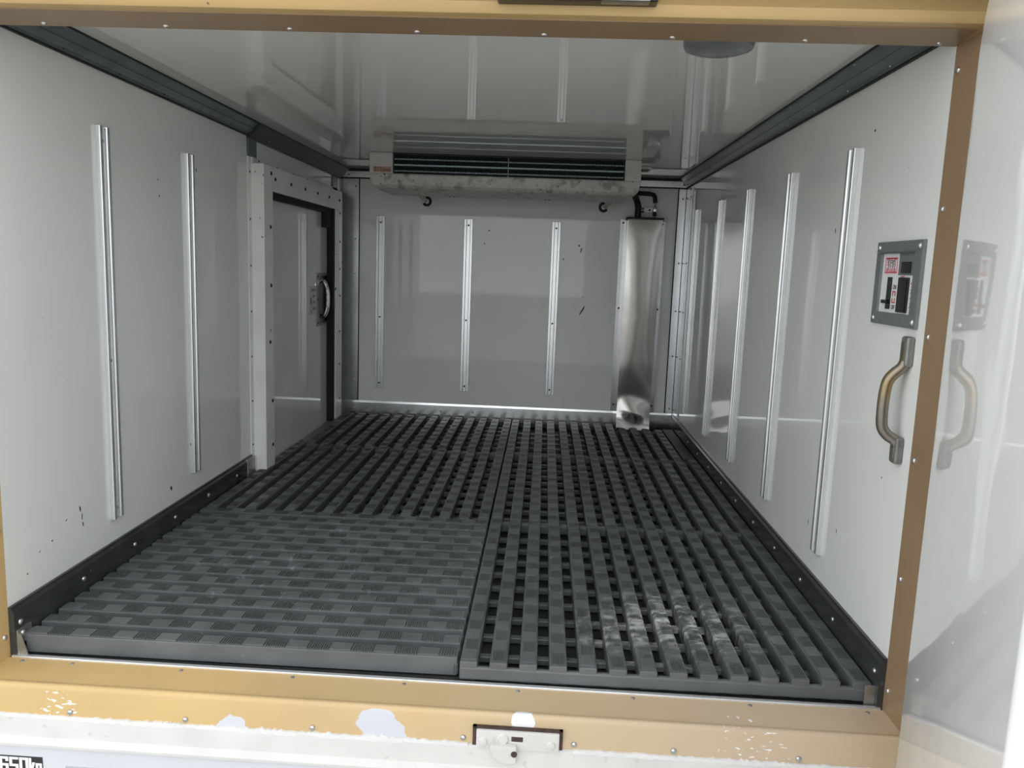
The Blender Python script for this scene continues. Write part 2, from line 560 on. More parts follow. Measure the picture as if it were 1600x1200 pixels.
for s, x0 in ((-1, 0.0), (1, W)):
    xs = [(0.0, 0.0), (0.012, -0.076), (0.018, -0.084), (0.030, -0.090), (T + 0.02, -0.100), (T + 0.02, 0.0)]
    j = part('jamb', prism([(x0 + s * a, b) for a, b in xs], 'z', -0.004, 1.134), 'gold_paint_shaded' if s > 0 else 'gold_paint', frame, local=True)  # right jamb takes the gold that has its shade in the colour
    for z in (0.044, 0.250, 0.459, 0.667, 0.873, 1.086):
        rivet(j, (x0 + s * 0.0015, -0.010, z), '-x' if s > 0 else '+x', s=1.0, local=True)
# thin black seam between sill and floor
part('sealant', box(0.001, W - 0.001, 0.005, 0.016, -0.002, 0.0015), 'sealant_black', frame, local=True)

# painted rear panel under the sill
rear = thing('trim_8', 'white painted tail panel of the truck below the gold sill', 'trim', (0, YL, -0.3), rotz=-0.0100, kind='structure')
part('upper_ledge', prism([(0, -0.054), (-0.0885, -0.054), (-0.0945, -0.058), (-0.097, -0.092), (-0.103, -0.096), (-0.1065, -0.101), (-0.1060, -0.106), (-0.100, -0.110), (0, -0.110)],
                          'x', -0.16, W + 0.16), 'chalky_white', rear, local=True)
rear.children[0].location.z = 0.3
lp = part('lower_panel', prism([(0, -0.109), (-0.1005, -0.109), (-0.1020, -0.114), (-0.098, -0.45), (0, -0.45)], 'x', -0.16, W + 0.16), 'body_white', rear, local=True)
lp.location.z = 0.3
# flaking paint along the seam: ragged patches of filler
flakes, xq = [], -0.02
while xq < 1.60:
    wq = random.uniform(0.05, 0.16)
    if not (0.84 < xq + wq / 2 < 1.06):
        flakes.append((xq + wq / 2, wq * 1.25, random.uniform(0.004, 0.014) * (1.0 if xq < 0.85 else 0.6)))
    xq += wq
for xc, wd, ht in flakes:
    n = 22
    top, bot = [], []
    for i in range(n + 1):
        u = i / n
        env = math.sin(math.pi * min(max(u, 0.02), 0.98)) ** 0.5
        top.append((xc - wd / 2 + wd * u, -0.0535 + ht * 0.55 * env * random.uniform(0.0, 1.0) ** 1.5))
        bot.append((xc - wd / 2 + wd * u, -0.0585 - 0.003 * random.random()))
    ring = top + bot[::-1]
    yy = -0.0935
    o = part('paint_flake', prism(ring, 'y', yy - random.uniform(0.0008, 0.0016), yy + 0.006), 'chipped_white', rear, local=True, smooth=False)
    o.location.z = 0.3

# ------------------------------------------------------------------ slatted plastic floor mats
SW, MZ = 0.033, 0.042
RIBZ = 0.0024


def slat_shape(L, phase, across, per=0.0825, w=SW):
    """One slat along +y from 0 to L, x from 0 to w, with ribbed and plain tread patches."""
    c = 0.003
    zt = MZ - RIBZ
    body = bevel(box(0, w, 0, L, 0.003, zt), 0.0028, 2)
    shapes = [body]
    half = per / 2
    y = 0.006 - phase * half
    k = 0
    while y < L - 0.004:
        a, b = max(y + 0.0012, 0.005), min(y + half - 0.0012, L - 0.005)
        if b - a > 0.006:
            if k % 2 == 0:      # plain raised pad
                shapes.append(prism([(0.0035, a), (w - 0.0035, a), (w - 0.0035, b), (0.0035, b)], 'z', zt - 0.0004, MZ))
            elif across:        # ribs across the slat
                n = int((b - a) / 0.0041)
                for i in range(n):
                    q = a + (b - a) * (i + 0.5) / n
                    shapes.append(prism([(0.004, q - 0.0007), (w - 0.004, q - 0.0007), (w - 0.004, q + 0.0007), (0.004, q + 0.0007)], 'z', zt - 0.0004, MZ))
            else:               # ribs along the slat
                n = 7
                for i in range(n):
                    q = 0.004 + (w - 0.008) * (i + 0.5) / n
                    shapes.append(prism([(q - 0.0007, a), (q + 0.0007, a), (q + 0.0007, b), (q - 0.0007, b)], 'z', zt - 0.0004, MZ))
        y += half
        k += 1
    return join(*shapes)


SLATS = {}


def slat_mesh(L, phase, across):
    key = (round(L, 4), phase, across)
    if key not in SLATS:
        SLATS[key] = mesh('slat', slat_shape(L, phase, across), 'mat_plastic')
    return SLATS[key]


def floor_mat(label, x0, x1, y0, y1, n, along='y', short_from=None, short_len=0.0):
    m = thing('floor_mat', label, 'floor mat', (x0, y0, 0), group='slatted plastic floor mats')
    wx, wy = x1 - x0, y1 - y0
    span, L = (wx, wy) if along == 'y' else (wy, wx)
    pitch = (span - SW) / (n - 1)
    for i in range(n):
        o = link('slat', slat_mesh(short_len if short_from is not None and i >= short_from else L, i % 2, along == 'x'), m)
        if along == 'y':
            o.location = (i * pitch, 0, 0)
        else:               # slat runs along x: rotate and mirror so the top stays up
            o.rotation_euler = (0, 0, R(-90))
            o.location = (0, i * pitch + SW, 0)
    per = 0.0825
    nb = int(L / per)
    cb_len = span - 2 * SW + 0.01
    key = ('bar', round(cb_len, 4), along)
    if key not in SLATS:
        if along == 'y':
            s = bevel(box(SW - 0.005, SW - 0.005 + cb_len, -0.008, 0.008, 0.004, 0.0155), 0.0012, 1)
        else:
            s = bevel(box(-0.008, 0.008, SW - 0.005, SW - 0.005 + cb_len, 0.004, 0.0155), 0.0012, 1)
        SLATS[key] = mesh('crossbar', s, 'mat_plastic')
    for k in range(nb):
        q = (k + 0.75) * L / nb + 0.012
        if q > (short_len or L) - 0.03:
            continue
        link('crossbar', SLATS[key], m, (0, q, 0) if along == 'y' else (q, 0, 0))
    for q in (-0.0015, L - 0.0105):
        if short_from is not None and q > 0:
            xs = short_from * pitch - 0.012
            part('rim', bevel(box(xs, span, short_len - 0.0105, short_len + 0.0015, 0.004, 0.029), 0.003, 1), 'mat_plastic', m, local=True)
            s = box(0.0, xs, q, q + 0.012, 0.004, 0.029)
        elif along == 'y':
            s = box(0.0, span, q, q + 0.012, 0.004, 0.029)
        else:
            s = box(q, q + 0.012, 0.0, span, 0.004, 0.029)
        part('rim', bevel(s, 0.003, 1), 'mat_plastic', m, local=True)
    return m


XM = 0.8375
floor_mat('front left floor mat with crosswise slats behind the gold sill', 0.013, XM, 0.047, 0.848, 15, 'x')
floor_mat('middle left floor mat with lengthwise slats beside the side door', 0.016, XM, 0.860, 1.702, 15)
floor_mat('rear left floor mat with lengthwise slats against the end wall', 0.050, XM, 1.708, 2.372, 14)
floor_mat('front right floor mat with white scuffs next to the open tail door', 0.8425, 1.587, 0.034, 0.866, 14)
floor_mat('middle right floor mat between two other right hand mats', 0.8425, 1.585, 0.872, 1.712, 14)
floor_mat('rear right floor mat in front of the stainless duct', 0.8425, 1.530, 1.718, 2.374, 13, short_from=9, short_len=0.553)
tag(link('filler_board', mesh('filler_board', bbox(1.538, 1.586, 1.718, 2.30, 0.001, 0.038, 0.003), 'plain_board')),
    'plain dark strip filling the gap beside the rear right mat', 'board')

# ------------------------------------------------------------------ aluminium rails on the walls
RAIL = [(-0.020, 0), (-0.020, 0.0085), (-0.0188, 0.0105), (-0.0095, 0.0105), (-0.0083, 0.0085), (-0.0075, 0.0045), (0.0075, 0.0045),
        (0.0083, 0.0085), (0.0095, 0.0105), (0.0188, 0.0105), (0.020, 0.0085), (0.020, 0)]
RAILM = {}


def rail(label, wall, a, z0, z1, group):
    """A double-ridged rail; a is its place along the wall."""
    L = z1 - z0
    loc = {'right': (W, a, z0), 'left': (0, a, z0), 'back': (a, D, z0)}[wall]
    t = thing('wall_rail', label, 'rail', loc, group=group)
    key = (wall, round(L, 3))
    if key not in RAILM:
        pts = {'right': [(-h, q) for q, h in RAIL], 'left': [(h, q) for q, h in RAIL], 'back': [(q, -h) for q, h in RAIL]}[wall]
        RAILM[key] = mesh('extrusion', bevel(prism(pts, 'z', 0, L), 0.0006, 1, 60), 'aluminium')
    link('extrusion', RAILM[key], t)
    face = {'right': '-x', 'left': '+x', 'back': '-y'}[wall]
    for f in (0.03, 0.42, 0.965):
        p = {'right': (-0.0045, 0, f * L), 'left': (0.0045, 0, f * L), 'back': (0, -0.0045, f * L)}[wall]
        rivet(t, p, face, 'bolt_black' if wall == 'back' else 'rivet_metal', 0.85, 'screw', local=True)
    return t


for y, lab in ((0.394, 'nearest and longest looking rail on the right wall, beside the switch box'),
               (0.813, 'second rail from the open tail door on the right wall'),
               (1.239, 'middle one of the five rails on the right wall'),
               (1.645, 'fourth rail on the right wall counted from the switch box'),
               (2.102, 'farthest rail on the right wall, close to the end wall corner')):
    rail(lab, 'right', y, 0.1534, 1.0223, 'rails on the right wall')
for y, lab in ((0.4036, 'larger nearer rail on the left wall'), (0.8219, 'farther rail on the left wall, nearer the side door')):
    rail(lab, 'left', y, 0.1514, 1.0239, 'rails on the left wall')
for x, lab in ((0.1957, 'end wall rail nearest the side door'), (0.605, 'middle rail of the three on the end wall'),
               (1.0109, 'end wall rail nearest the stainless duct')):
    rail(lab, 'back', x, 0.1623, 0.9679, 'rails on the end wall')

# ------------------------------------------------------------------ side door in the left wall
d1 = thing('door_1', 'closed white side door with bolted frame in the left wall', 'door', (0, 1.25, 0.03), kind='structure')
leaf = part('leaf', bbox(0.0, 0.012, 1.355, 2.170, 0.036, 0.982, 0.001), 'side_door_paint', d1)
FX = 0.045
part('frame_post', bbox(0.0, FX, 1.278, 1.362, 0.034, 1.060, 0.002), 'frame_white', d1)
for y, z in ((1.335, 0.86), (1.335, 0.665), (1.322, 0.475), (1.340, 0.27), (1.340, 0.115), (1.345, 1.035)):
    rivet(d1, (FX, y, z), '+x', 'bolt_black', 1.3, 'bolt')
rivet(leaf, (0.012, 1.395, 0.100), '+x', 'dark_trim', 3.0, 'plug')
part('frame_post', bbox(0.0, FX, 2.172, 2.275, 0.045, 0.978, 0.002), 'frame_white', d1)
for z in (0.965, 0.84, 0.72, 0.60, 0.44, 0.29, 0.13):
    rivet(d1, (FX, 2.235, z), '+x', 'bolt_black', 1.0, 'bolt')
part('frame_header', bbox(0.0, FX, 1.362, 2.275, 0.978, 1.060, 0.002), 'frame_white', d1)
for i in range(6):
    rivet(d1, (FX, 1.385 + 0.168 * i, 1.020), '+x', 'bolt_black', 1.3, 'bolt')
part('flange', bbox(0.0, 0.004, 1.250, 1.279, 0.090, 1.080, 0.001), 'frame_white', d1)
part('flange', bbox(0.0, 0.006, 1.279, 2.34, 1.058, 1.082, 0.001), 'frame_white', d1)
for i in range(7):
    rivet(d1, (0.004, 1.262, 0.13 + 0.15 * i), '+x', 'bolt_black', 0.7)
for i in range(6):
    rivet(d1, (0.006, 1.34 + 0.18 * i, 1.072), '+x', 'bolt_black', 0.7)
part('gasket', bbox(0.010, 0.040, 2.140, 2.173, 0.04, 0.980, 0.004), 'gasket_black', d1)
part('gasket', bbox(0.010, 0.036, 1.362, 2.150, 0.956, 0.979, 0.004), 'gasket_black', d1)
part('catch', bbox(0.011, 0.034, 2.055, 2.142, 0.895, 0.958, 0.002), 'gasket_black', leaf)
hp = part('handle_plate', bbox(0.012, 0.0145, 1.985, 2.135, 0.478, 0.702, 0.001), 'panel_grey', leaf)
part('pocket', bbox(0.0135, 0.0155, 2.022, 2.138, 0.490, 0.690, 0.001), 'black_plastic', hp)
hpath = smooth_path([(0.015, 2.055, 0.672), (0.030, 2.052, 0.660), (0.040, 2.052, 0.628), (0.042, 2.052, 0.592), (0.040, 2.052, 0.556), (0.030, 2.052, 0.526), (0.015, 2.055, 0.514)], 6)
part('handle', tube(hpath, 0.0085, 10), 'chrome', hp, label='bright chrome pull handle')
for z in (0.688, 0.590, 0.492):
    rivet(hp, (0.0145, 1.998, z), '+x', 'bolt_black', 0.9, 'screw')
pq = part('plaque', bbox(0.012, 0.0128, 1.888, 1.975, 0.530, 0.648, 0.0003), 'plaque', leaf, label='small grey instruction plate')
lines = []
for i, (a, b, z) in enumerate(((1.925, 1.968, 0.632), (1.93, 1.955, 0.607), (1.93, 1.965, 0.582), (1.93, 1.962, 0.556))):
    q = a
    while q < b:
        lines.append(box(0.0127, 0.0132, q, min(q + random.uniform(0.004, 0.009), b), z - 0.004, z + 0.004))
        q += 0.012
lines += [box(0.0127, 0.0132, 1.908, 1.914, 0.624, 0.640), box(0.0127, 0.0132, 1.908, 1.914, 0.538, 0.552), box(0.0127, 0.0132, 1.908, 1.913, 0.572, 0.604),
          prism([(1.893, 0.578), (1.903, 0.578), (1.903, 0.602), (1.896, 0.596)], 'x', 0.0127, 0.0132)]
part('print', join(*lines), 'plaque_ink', pq, smooth=False)

# ------------------------------------------------------------------ cooling unit under the ceiling
ac = thing('cooling_unit', 'low cream evaporator cooling unit hung under the ceiling at the end wall', 'cooling unit', (0.79, 2.05, 1.03))
AY = 1.828
part('end_cap', bbox(0.266, 0.358, AY, 2.13, 1.098, 1.1795, 0.003), 'unit_white', ac)
part('end_cap', bbox(1.259, 1.322, AY, 2.13, 1.098, 1.1795, 0.003), 'unit_white', ac)
part('back_panel', box(0.35, 1.262, 2.0, 2.128, 1.099, 1.1795), 'unit_cream', ac)
part('top_lip', box(0.357, 1.260, AY + 0.004, 2.01, 1.1735, 1.1795), 'coil_dark', ac)
trp = [(AY - 0.001, 1.1015), (AY - 0.004, 1.096), (AY - 0.002, 1.058), (AY + 0.010, 1.046), (AY + 0.05, 1.0395), (2.06, 1.036), (2.12, 1.046), (2.13, 1.100)]
tv, tf = prism(trp, 'x', 0.0, 1.0)
ins = {0: 0, 1: 0, 2: 0.010, 3: 0.022, 4: 0.035, 5: 0.05, 6: 0.04, 7: 0.0}
nn = len(trp)
tv = [((0.264 + ins[i % nn]) if i < nn else (1.324 - ins[i % nn]), p[1], p[2]) for i, p in enumerate(tv)]
part('drip_tray', bevel((tv, tf), 0.003, 2, 20), 'unit_cream', ac, label='dirty cream drip tray with scratches')
fins = []
for i in range(150):
    x = 0.361 + 0.8965 * (i + 0.5) / 150
    fins.append(box(x - 0.0012, x + 0.0012, AY + 0.0052, AY + 0.05, 1.100, 1.1745))
part('fin_pack', join(box(0.358, 1.259, AY + 0.048, AY + 0.055, 1.098, 1.176), *fins), 'coil_dark', ac, kind='stuff', label='dark finned coil', smooth=False)
for z, r_ in ((1.112, 0.0036), (1.1345, 0.0048), (1.1570, 0.0036)):
    part('coil_tube', tube([(0.362, AY + 0.0095, z), (1.256, AY + 0.0095, z)], r_, 10), 'coil_tube', ac)
part('guard_wire', tube([(0.808, AY + 0.006, 1.097), (0.808, AY + 0.006, 1.178)], 0.0014, 8), 'unit_white', ac)
st = part('sticker', box(0.281, 0.352, AY - 0.0008, AY + 0.001, 1.1045, 1.1255), 'sticker_orange', ac, label='faded orange sticker with handwriting')
part('lettering', place(text_shape('S12', 0.020, 0.0004), (0.300, AY - 0.001, 1.1155), (1, 0, 0), (0, 0, 1), (0, -1, 0)), 'sticker_ink', st, smooth=False)
part('lettering', place(text_shape('OPEN', 0.0125, 0.0003), (0.333, AY - 0.001, 1.1120), (1, 0, 0), (0, 0, 1), (0, -1, 0)), 'sticker_ink', st, smooth=False)
for x, s in ((0.432, 1), (1.212, -1)):
    c = Vector((x, 2.235, 1.030))
    arc = [(c.x + s * 0.0165 * math.cos(a), c.y - 0.004 * math.sin(a), c.z + 0.0165 * math.sin(a)) for a in [R(q) for q in range(-150, 105, 12)]]
    part('drain_elbow', tube(arc, [0.0045] + [0.0062] * (len(arc) - 2) + [0.0045], 10), 'rubber_black', ac, label='black curved rubber drain elbow')
    part('drain_pipe', tube([(c.x - s * 0.045, c.y + 0.01, c.z + 0.040), (c.x - s * 0.002, c.y, c.z - 0.002)], 0.0095, 12), 'unit_cream', ac)
for x in (0.56, 0.578, 0.955, 0.972):
    rivet(ac, (x, 2.03, 1.0362), '-z', 'bolt_black', 0.7, 'screw')
part('bracket', bbox(1.322, 1.380, 2.00, 2.10, 1.168, 1.1795, 0.001), 'bracket_metal', ac)
rivet(ac, (1.345, 2.02, 1.168), '-z', 'bolt_black', 1.2, 'bolt')

# refrigerant lines beside the unit
part('refrigerant_hose', tube(smooth_path([(1.315, 2.10, 1.088), (1.340, 2.22, 1.086), (1.362, 2.32, 1.075), (1.374, 2.345, 1.048), (1.375, 2.345, 1.02), (1.375, 2.345, 0.9975)], 6), 0.0145, 14),
     'rubber_black', ac, label='thick black insulated hose going down to the duct')
ps = part('refrigerant_pipe', tube(smooth_path([(1.31, 2.10, 1.120), (1.34, 2.30, 1.110), (1.37, 2.362, 1.107), (1.425, 2.365, 1.105), (1.446, 2.365, 1.096), (1.453, 2.365, 1.066)], 6), 0.0095, 12),
          'rubber_black', ac, label='thin black elbowed pipe')
part('pipe_end', tube([(1.453, 2.365, 1.068), (1.452, 2.365, 0.9975)], 0.0042, 10), 'bracket_metal', ps)
part('fitting', lathe([(0.007, -0.006), (0.0105, -0.004), (0.0105, 0.006), (0.006, 0.008)], 6, 'y', (1.453, 2.355, 1.034)), 'aluminium', ps)
part('sleeve', lathe([(0.006, 1.006), (0.009, 1.010), (0.009, 1.021), (0.006, 1.025)], 12, 'z', (1.452, 2.365, 0)), 'rubber_black', ps)
bk = part('bracket', join(bbox(1.392, 1.408, D - 0.005, D, 1.022, 1.047, 0.001), bbox(1.416, 1.442, D - 0.030, D - 0.024, 1.022, 1.046, 0.001),
                          box(1.405, 1.418, D - 0.030, D, 1.026, 1.043)), 'bracket_metal', ac)
for x, y, z in ((1.400, D - 0.005, 1.041), (1.400, D - 0.005, 1.028), (1.429, D - 0.030, 1.034)):
    rivet(bk, (x, y, z), '-y', 'bolt_black', 0.9, 'bolt')

# ------------------------------------------------------------------ stainless duct in the corner
du = thing('pipe_duct', 'tall stainless steel pipe cover with dented foot in the far right corner', 'duct', (1.41, 2.35, 0.0))
NX, NZ = 10, 56
dv, df = [], []
DX0, DX1, DY, DZ0, DZ1 = 1.3275, 1.480, 2.305, 0.030, 0.988
for k in range(NZ + 1):
    z = DZ0 + (DZ1 - DZ0) * k / NZ
    for i in range(NX + 1):
        u = i / NX
        x = DX0 + (DX1 - DX0) * u + (0.008 * (z - 0.5) if z > 0 else 0)
        env = math.sin(math.pi * u) ** 0.7 if 0 < u < 1 else 0
        y = DY - 0.004 * env * math.sin((z - 0.2) * 4) - 0.012 * env * math.exp(-((z - 0.115 + 0.03 * (u - .5)) / 0.040) ** 2) + 0.003 * env * math.exp(-((z - 0.055) / 0.028) ** 2)
        y -= 0.020 * math.exp(-((z - 0.03) / 0.06) ** 2)
        dv.append((x, y, z))
for k in range(NZ):
    for i in range(NX):
        a = k * (NX + 1) + i
        df.append((a, a + 1, a + NX + 2, a + NX + 1))
nb = len(dv)
for k in range(NZ + 1):
    for i in (0, NX):
        p = dv[k * (NX + 1) + i]
        dv.append((p[0], D - 0.001, p[2]))
for k in range(NZ):
    a, b = k * (NX + 1), (k + 1) * (NX + 1)
    df.append((a, b, nb + 2 * (k + 1), nb + 2 * k))
    df.append((a + NX, nb + 2 * k + 1, nb + 2 * (k + 1) + 1, b + NX))
df.append(tuple(NZ * (NX + 1) + i for i in range(NX + 1)) + (nb + 2 * NZ + 1, nb + 2 * NZ))
part('cover', (dv, df), 'stainless', du)
part('flange', bbox(1.303, 1.331, D - 0.004, D, 0.099, 0.992, 0.001), 'aluminium_dull', du)
part('flange', bbox(1.482, 1.508, D - 0.004, D, 0.099, 0.985, 0.001), 'aluminium_dull', du)
for z in (0.975, 0.585, 0.13):
    rivet(du, (1.316, D - 0.004, z), '-y', 'bolt_black', 0.9)
    rivet(du, (1.496, D - 0.004, z), '-y', 'bolt_black', 0.9)
part('seal', bbox(1.326, 1.488, 2.298, D - 0.001, 0.987, 0.997, 0.002), 'rubber_black', du)

# ------------------------------------------------------------------ ceiling lamp
lm = thing('ceiling_lamp', 'round grey lamp on the ceiling just behind the rear header', 'lamp', (1.254, 0.138, H))
part('base_ring', lathe([(0.064, 0.0), (0.066, -0.004), (0.066, -0.014), (0.062, -0.018)], 36), 'lamp_ring', lm, local=True)
part('lens', lathe([(0.061, -0.016), (0.061, -0.030), (0.058, -0.036), (0.050, -0.039), (0.030, -0.0405), (0.002, -0.041)], 36), 'lamp_lens', lm, local=True)
for a in (20, 140, 260):
    rivet(lm, (0.064 * math.cos(R(a)), 0.064 * math.sin(R(a)), -0.016), '-z', s=0.7, name='screw', local=True)

# ------------------------------------------------------------------ switch box on the right wall
sb = thing('switch_box', 'grey metal switch box with pink label on the right wall above the grab handle', 'switch', (W, 0.129, 0.677))
S, Q = 0.182, 0.150


def pan(s, t, h=0.0):
    return Vector((W - h, 0.220 - s * S, 0.677 + t * Q))


def pbox(s0, s1, t0, t1, h0, h1, r=0.0):
    a, b = pan(s0, t0, h0), pan(s1, t1, h1)
    shape = box(min(a.x, b.x), max(a.x, b.x), min(a.y, b.y), max(a.y, b.y), min(a.z, b.z), max(a.z, b.z))
    return bevel(shape, r) if r else shape


PX, PY, PZ = (0, -1, 0), (0, 0, 1), (-1, 0, 0)
ring = join(pbox(0, 1, 0.86, 1, 0, 0.007, 0.0015), pbox(0, 1, 0, 0.15, 0, 0.007, 0.0015), pbox(0, 0.12, 0.13, 0.88, 0, 0.007, 0.0015), pbox(0.85, 1, 0.13, 0.88, 0, 0.007, 0.0015))
part('face_plate', ring, 'panel_grey', sb)
part('lip', pbox(0.10, 0.86, 0.855, 0.875, 0.005, 0.0095, 0.001), 'lamp_ring', sb)
part('inner_panel', pbox(0.115, 0.855, 0.14, 0.87, 0.0, 0.0022), 'panel_bright', sb)
part('grey_field', pbox(0.50, 0.86, 0.60, 0.87, 0.001, 0.0035), 'panel_grey', sb)
for s, t in ((0.06, 0.93), (0.94, 0.93), (0.06, 0.07), (0.94, 0.07)):
    rivet(sb, pan(s, t, 0.007), '-x', 'rivet_metal', 1.1, 'screw')
lb = part('label_card', pbox(0.17, 0.485, 0.605, 0.825, 0.002, 0.0030), 'label_pink', sb, label='pink label with red border reading 室内灯')
fr = join(pbox(0.19, 0.465, 0.790, 0.808, 0.0029, 0.0033), pbox(0.19, 0.465, 0.622, 0.636, 0.0029, 0.0033),
          pbox(0.19, 0.200, 0.636, 0.790, 0.0029, 0.0033), pbox(0.455, 0.465, 0.636, 0.790, 0.0029, 0.0033))
part('border', fr, 'ink_red', lb, smooth=False)
part('lettering', place(text_shape('室内灯', 0.0130, 0.0), pan(0.328, 0.748, 0.0033), PX, PY, PZ), 'ink_dark', lb, smooth=False)
part('lettering', place(text_shape('スイッチ', 0.0085, 0.0), pan(0.328, 0.694, 0.0033), PX, PY, PZ), 'ink_dark', lb, smooth=False)
part('lettering', place(text_shape('切り忘れ注意', 0.0066, 0.0), pan(0.328, 0.655, 0.0033), PX, PY, PZ), 'ink_red', lb, smooth=False)
part('push_button', pbox(0.585, 0.775, 0.625, 0.755, 0.003, 0.0065, 0.0012), 'black_plastic', sb)
sw = part('lever_slot', pbox(0.275, 0.375, 0.19, 0.575, 0.002, 0.0035), 'black_plastic', sb)
part('lever', pbox(0.225, 0.345, 0.255, 0.300, 0.003, 0.009, 0.0015), 'black_plastic', sw)
part('lettering', place(text_shape('ON', 0.0115, 0.0002, sx=0.8), pan(0.440, 0.455, 0.0024), PX, PY, PZ), 'ink_dark', sb, smooth=False)
part('lettering', place(text_shape('OFF', 0.0115, 0.0002, sx=0.7), pan(0.445, 0.215, 0.0024), PX, PY, PZ), 'ink_dark', sb, smooth=False)


def arch(sgn, t):
    a = join(pbox(0.405, 0.422, t, t + sgn * 0.045, 0.002, 0.0026), pbox(0.458, 0.475, t, t + sgn * 0.045, 0.002, 0.0026),
             pbox(0.405, 0.475, t + sgn * 0.045, t + sgn * 0.060, 0.002, 0.0026))
    return a


part('arrow_mark', arch(1, 0.350), 'ink_red', sb, smooth=False)
part('arrow_mark', arch(-1, 0.325), 'ink_red', sb, smooth=False)
rk = part('rocker_switch', pbox(0.545, 0.760, 0.165, 0.575, 0.002, 0.0062, 0.0015), 'black_plastic', sb)
part('rocker', pbox(0.645, 0.745, 0.19, 0.55, 0.006, 0.0085, 0.001), 'black_plastic', rk)
for ch, t in (('ウ', 0.49), ('ア', 0.41), ('ー', 0.33), ('ス', 0.25)):
    part('lettering', place(text_shape(ch, 0.0105, 0.0001), pan(0.805, t, 0.0024), PX, PY, PZ), 'ink_red', sb, smooth=False)
part('pilot_mark', pbox(0.55, 0.63, 0.578, 0.590, 0.002, 0.0026), 'ink_red', sb)

# ------------------------------------------------------------------ grab handle
gh = thing('grab_handle', 'worn brassy grab handle on the right wall beside the gold frame', 'handle', (W, 0.06, 0.45))
gp = smooth_path([(1.5935, 0.053, 0.626), (1.588, 0.054, 0.611), (1.577, 0.057, 0.599), (1.568, 0.059, 0.584), (1.5645, 0.059, 0.557), (1.5645, 0.059, 0.525),
                  (1.567, 0.059, 0.504), (1.576, 0.057, 0.491), (1.588, 0.054, 0.483), (1.5935, 0.053, 0.473)], 5)
part('grip', tube(gp, 0.0098, 14), 'worn_handle', gh)
for z0, z1 in ((0.612, 0.664), (0.442, 0.490)):
    b = part('base_pad', bbox(1.5855, W, 0.040, 0.066, z0, z1, 0.005, 3), 'handle_grey', gh)
    part('cap', bbox(1.584, 1.587, 0.046, 0.060, z0 + 0.010, z1 - 0.010, 0.001), 'worn_handle', b)

# ------------------------------------------------------------------ open tail door on the right
TH = R(-21.3)
d2 = thing('door_2', 'open glossy white tail door swung out beside the right jamb', 'door', (1.5925, -0.05, 0.0),
           rotz=math.atan2(-math.cos(TH), math.sin(TH)), kind='structure')


def round_rect(x0, x1, z0, z1, rt, rb, n=8):
    pts = []
    for cx, cz, r, a0 in ((x1 - rt, z1 - rt, rt, 0), (x0 + rt, z1 - rt, rt, 90), (x0 + rb, z0 + rb, rb, 180), (x1 - rb, z0 + rb, rb, 270)):
        for i in range(n + 1):
            a = R(a0 + 90 * i / n)
            pts.append((cx + r * math.cos(a), cz + r * math.sin(a)))
    return pts


def plug(x0, x1, z0, z1, rt, rb, depth, bev):
    rows = []
    for k in range(6):
        a = R(90 * k / 5)
        rows.append((bev * (1 - math.sin(a)), bev * (1 - math.cos(a))))
    rows.append((0.0, depth))
    v, f = [], []
    n = None
    for ins_, y in rows:
        p = round_rect(x0 + ins_, x1 - ins_, z0 + ins_, z1 - ins_, rt - ins_ * 0.5, rb - ins_ * 0.5)
        n = len(p)
        v += [(q[0], y, q[1]) for q in p]
    f.append(tuple(range(n)))
    for i in range(len(rows) - 1):
        for k in range(n):
            l = (k + 1) % n
            f.append((i * n + k, i * n + l, (i + 1) * n + l, (i + 1) * n + k))
    m = (len(rows) - 1) * n
    f.append(tuple(range(m, m + n))[::-1])
    return v, f


part('inner_panel', plug(0.100, 0.822, -0.060, 1.150, 0.095, 0.02, 0.058, 0.012), 'white_door', d2, local=True)
part('gasket', plug(0.070, 0.852, -0.085, 1.170, 0.05, 0.04, 0.018, 0.006), 'gasket_black', d2, local=True).location = (0, 0.054, 0)
part('outer_skin', plug(0.035, 0.885, -0.120, 1.205, 0.02, 0.02, 0.03, 0.003), 'white_door', d2, local=True).location = (0, 0.070, 0)
for z in (0.12, 0.60, 1.02):
    h = part('hinge', join(box(0.0, 0.10, 0.098, 0.106, z - 0.03, z + 0.03), tube([(0.012, 0.112, z - 0.035), (0.012, 0.112, z + 0.035)], 0.011, 12)), 'bracket_metal', d2, local=True)

# ------------------------------------------------------------------ latch keepers on the frame
lk = thing('latch_keeper', 'white overpainted latch keeper in the middle of the gold sill', 'latch', (0.955, YL - 0.0095 - 0.088, -0.08), rotz=-0.0100)
part('plate', bbox(-0.070, 0.072, -0.0085, 0.004, 0.020, 0.0545, 0.002), 'chalky_white', lk, local=True)
part('rust_edge', join(box(-0.0765, 0.0775, -0.004, 0.003, 0.0545, 0.058), box(-0.0765, -0.070, -0.004, 0.003, 0.018, 0.058), box(0.072, 0.0775, -0.004, 0.003, 0.016, 0.058)), 'rust', lk, local=True)
tongue = prism([(-0.045, 0.034), (0.000, 0.034), (0.000, 0.002), (-0.012, 0.000), (-0.030, 0.003), (-0.040, 0.012), (-0.046, 0.026)], 'y', -0.020, -0.006)
part('tongue', bevel(tongue, 0.003), 'chalky_white', lk, local=True)
part('rust_hole', lathe([(0.0055, -0.0208), (0.0055, -0.0192)], 10, 'y', (-0.004, 0, 0.021)), 'rust', lk, local=True)
part('rust_hole', bbox(-0.010, 0.010, -0.0092, -0.007, 0.037, 0.046, 0.001), 'rust', lk, local=True)
part('boss', lathe([(0.008, -0.012), (0.010, -0.009), (0.010, -0.006)], 14, 'y', (-0.024, 0, 0.041)), 'chalky_white', lk, local=True)
